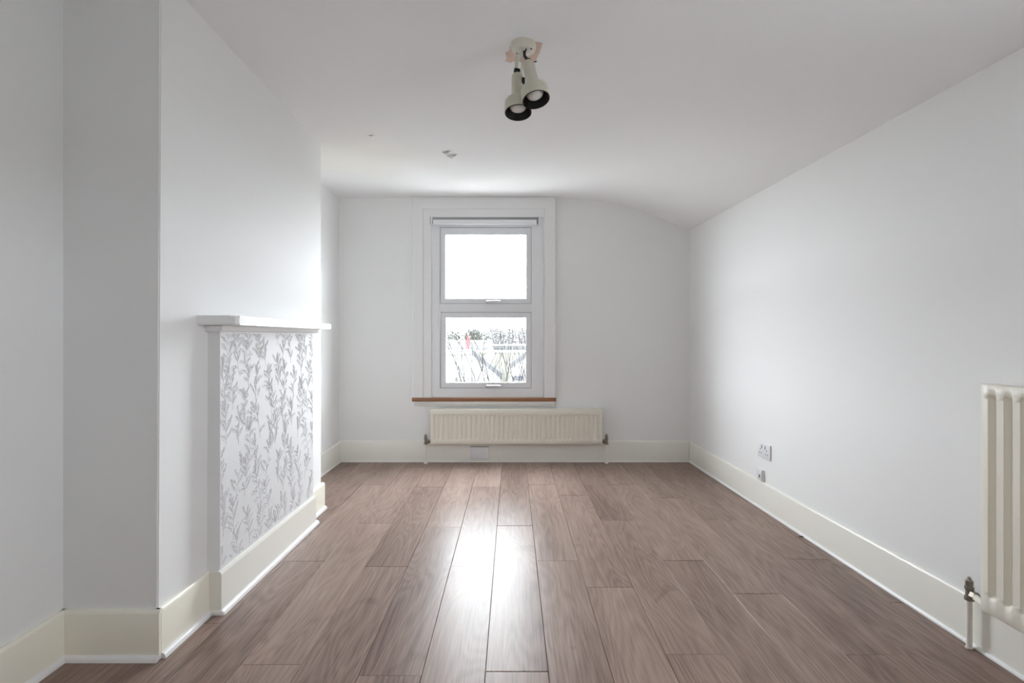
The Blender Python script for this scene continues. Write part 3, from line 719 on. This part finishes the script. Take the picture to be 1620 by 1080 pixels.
# bare trees
def bare_tree(seed, height, spread, levels, r0, whips=5, n=4):
    rt = random.Random(seed); bm = bmesh.new()
    def grow(p, d, l, r, lev):
        pts = [p]; q = p.copy(); dd = d.copy(); rr_ = [r]
        for k in range(3):
            dd = (dd + Vector((rt.uniform(-.16, .16), rt.uniform(-.16, .16), .05))).normalized(); q = q + dd * l / 3
            pts.append(q.copy()); rr_.append(r * (1 - .16 * (k + 1)))
        tube(pts, rr_, n, bm)
        if lev == 0: return
        for k in range(rt.choice((2, 3, 3)) if lev < levels else whips):
            a_ = rt.uniform(0, 2 * math.pi); s = rt.uniform(.35, .85) * spread
            nd = (dd + Vector((math.cos(a_) * s, math.sin(a_) * s, rt.uniform(-.05, .25)))).normalized()
            grow(pts[rt.choice((2, 3, 3))], nd, l * rt.uniform(.62, .82), r * .52, lev - 1)
    grow(Vector((0, 0, 0)), Vector((0, 0, 1)), height * .36, r0, levels)
    return bm
def tree(name, loc, bm, m, label, group=None, cat='tree'):
    o = obj(name, bm, m); o.location = loc; prop(o, label, cat, group); return o
far_labels = ['bare tree standing above the white building beside the red chimney', 'bare tree on the skyline at the window frame side of the white building', 'bare tree on the skyline above the end of the white building', 'tall bare tree in the middle of the skyline', 'broad bare tree above the dark glazed building', 'bare tree on the skyline behind the mossy roof', 'bare tree at the far side of the skyline by the window frame', 'thin bare tree between the two low buildings']
spots = [(748, 516), (712, 522), (766, 519), (780, 514), (800, 516), (815, 515), (829, 514), (788, 518)]
# evergreen, ivy-clad tree behind the white building
def leaf_ball(seed, rx, rz, cnt, s):
    rt = random.Random(seed); vv, ff = [], []
    for _ in range(cnt):
        while True:
            p = Vector((rt.uniform(-1, 1), rt.uniform(-1, 1), rt.uniform(-1, 1)))
            if .25 < p.length < 1: break
        p = Vector((p.x * rx, p.y * rx, p.z * rz)); a_ = Vector((rt.gauss(0, 1), rt.gauss(0, 1), rt.gauss(0, 1))).normalized() * s; b_ = a_.cross(Vector((rt.gauss(0, 1), rt.gauss(0, 1), rt.gauss(0, 1)))).normalized() * s * .6
        k = len(vv); vv.extend([p - a_, p + b_, p + a_, p - b_]); ff.append((k, k+1, k+2, k+3))
    return vv, ff
for k, (xp, yp) in enumerate(spots):
    Yt = 84 + 9 * k; tp_ = px(xp, yp, Yt); H = tp_.z - GZ
    t_ = oroot('bare_tree', (tp_.x, Yt, GZ), far_labels[k], 'tree', 'bare trees on the skyline')
    vv, ff = leaf_ball(60 + k, 1.5 + .25 * (k % 3), H * .34, 2600, .17)
    me = bpy.data.meshes.new('twigs'); me.from_pydata([v + Vector((0, 0, H * .66)) for v in vv], [], ff); me.materials.append(E['fartwig'])
    fo = bpy.data.objects.new('twigs', me); COL.objects.link(fo); fo.parent = t_; fo['kind'] = 'stuff'
    obj('trunk', tube([(0, 0, 0), (.12, 0, H * .4), (0, 0, H * .9)], [.22, .15, .04], 8), E['twig'], t_)
for k, (xp, yp, rx_, rz_, lb) in enumerate([(727, 531, 1.3, 1.5, 'dark evergreen tree rising above the flat white roof'), (753, 533, 0.9, 1.2, 'small evergreen tree beside the red chimney')]):
    Ye = 72.0; c = px(xp, yp, Ye); t_ = oroot('evergreen_tree', (c.x, Ye, GZ), lb, 'tree', 'evergreen trees')
    vv, ff = leaf_ball(40 + k, rx_, rz_, 520, .13)
    me = bpy.data.meshes.new('foliage'); me.from_pydata([v + Vector((0, 0, c.z - GZ)) for v in vv], [], ff); me.materials.append(E['ivy'])
    fo = bpy.data.objects.new('foliage', me); COL.objects.link(fo); fo.parent = t_; fo['kind'] = 'stuff'
    obj('trunk', tube([(0, 0, 0), (.1, 0, (c.z - GZ) * .6), (0, 0, c.z - GZ)], [.2, .14, .06], 8), E['twig'], t_)
# leafless tree with upright whips close to the window
nt_ = [(719, 560, 7.4, 'leafless tree of upright twigs low in the window, nearest the chimney breast', 11), (772, 570, 10.7, 'shorter leafless tree of twigs in front of the grey verge', 12)]
for xp, yp, Yn, lb, sd in nt_:
    c = px(xp, yp, Yn); tree('leafless_tree', (c.x, Yn, GZ), bare_tree(sd, (c.z - GZ) * 1.02, .55, 5, .07, 7, 4), E['twig'], lb, 'leafless garden trees')
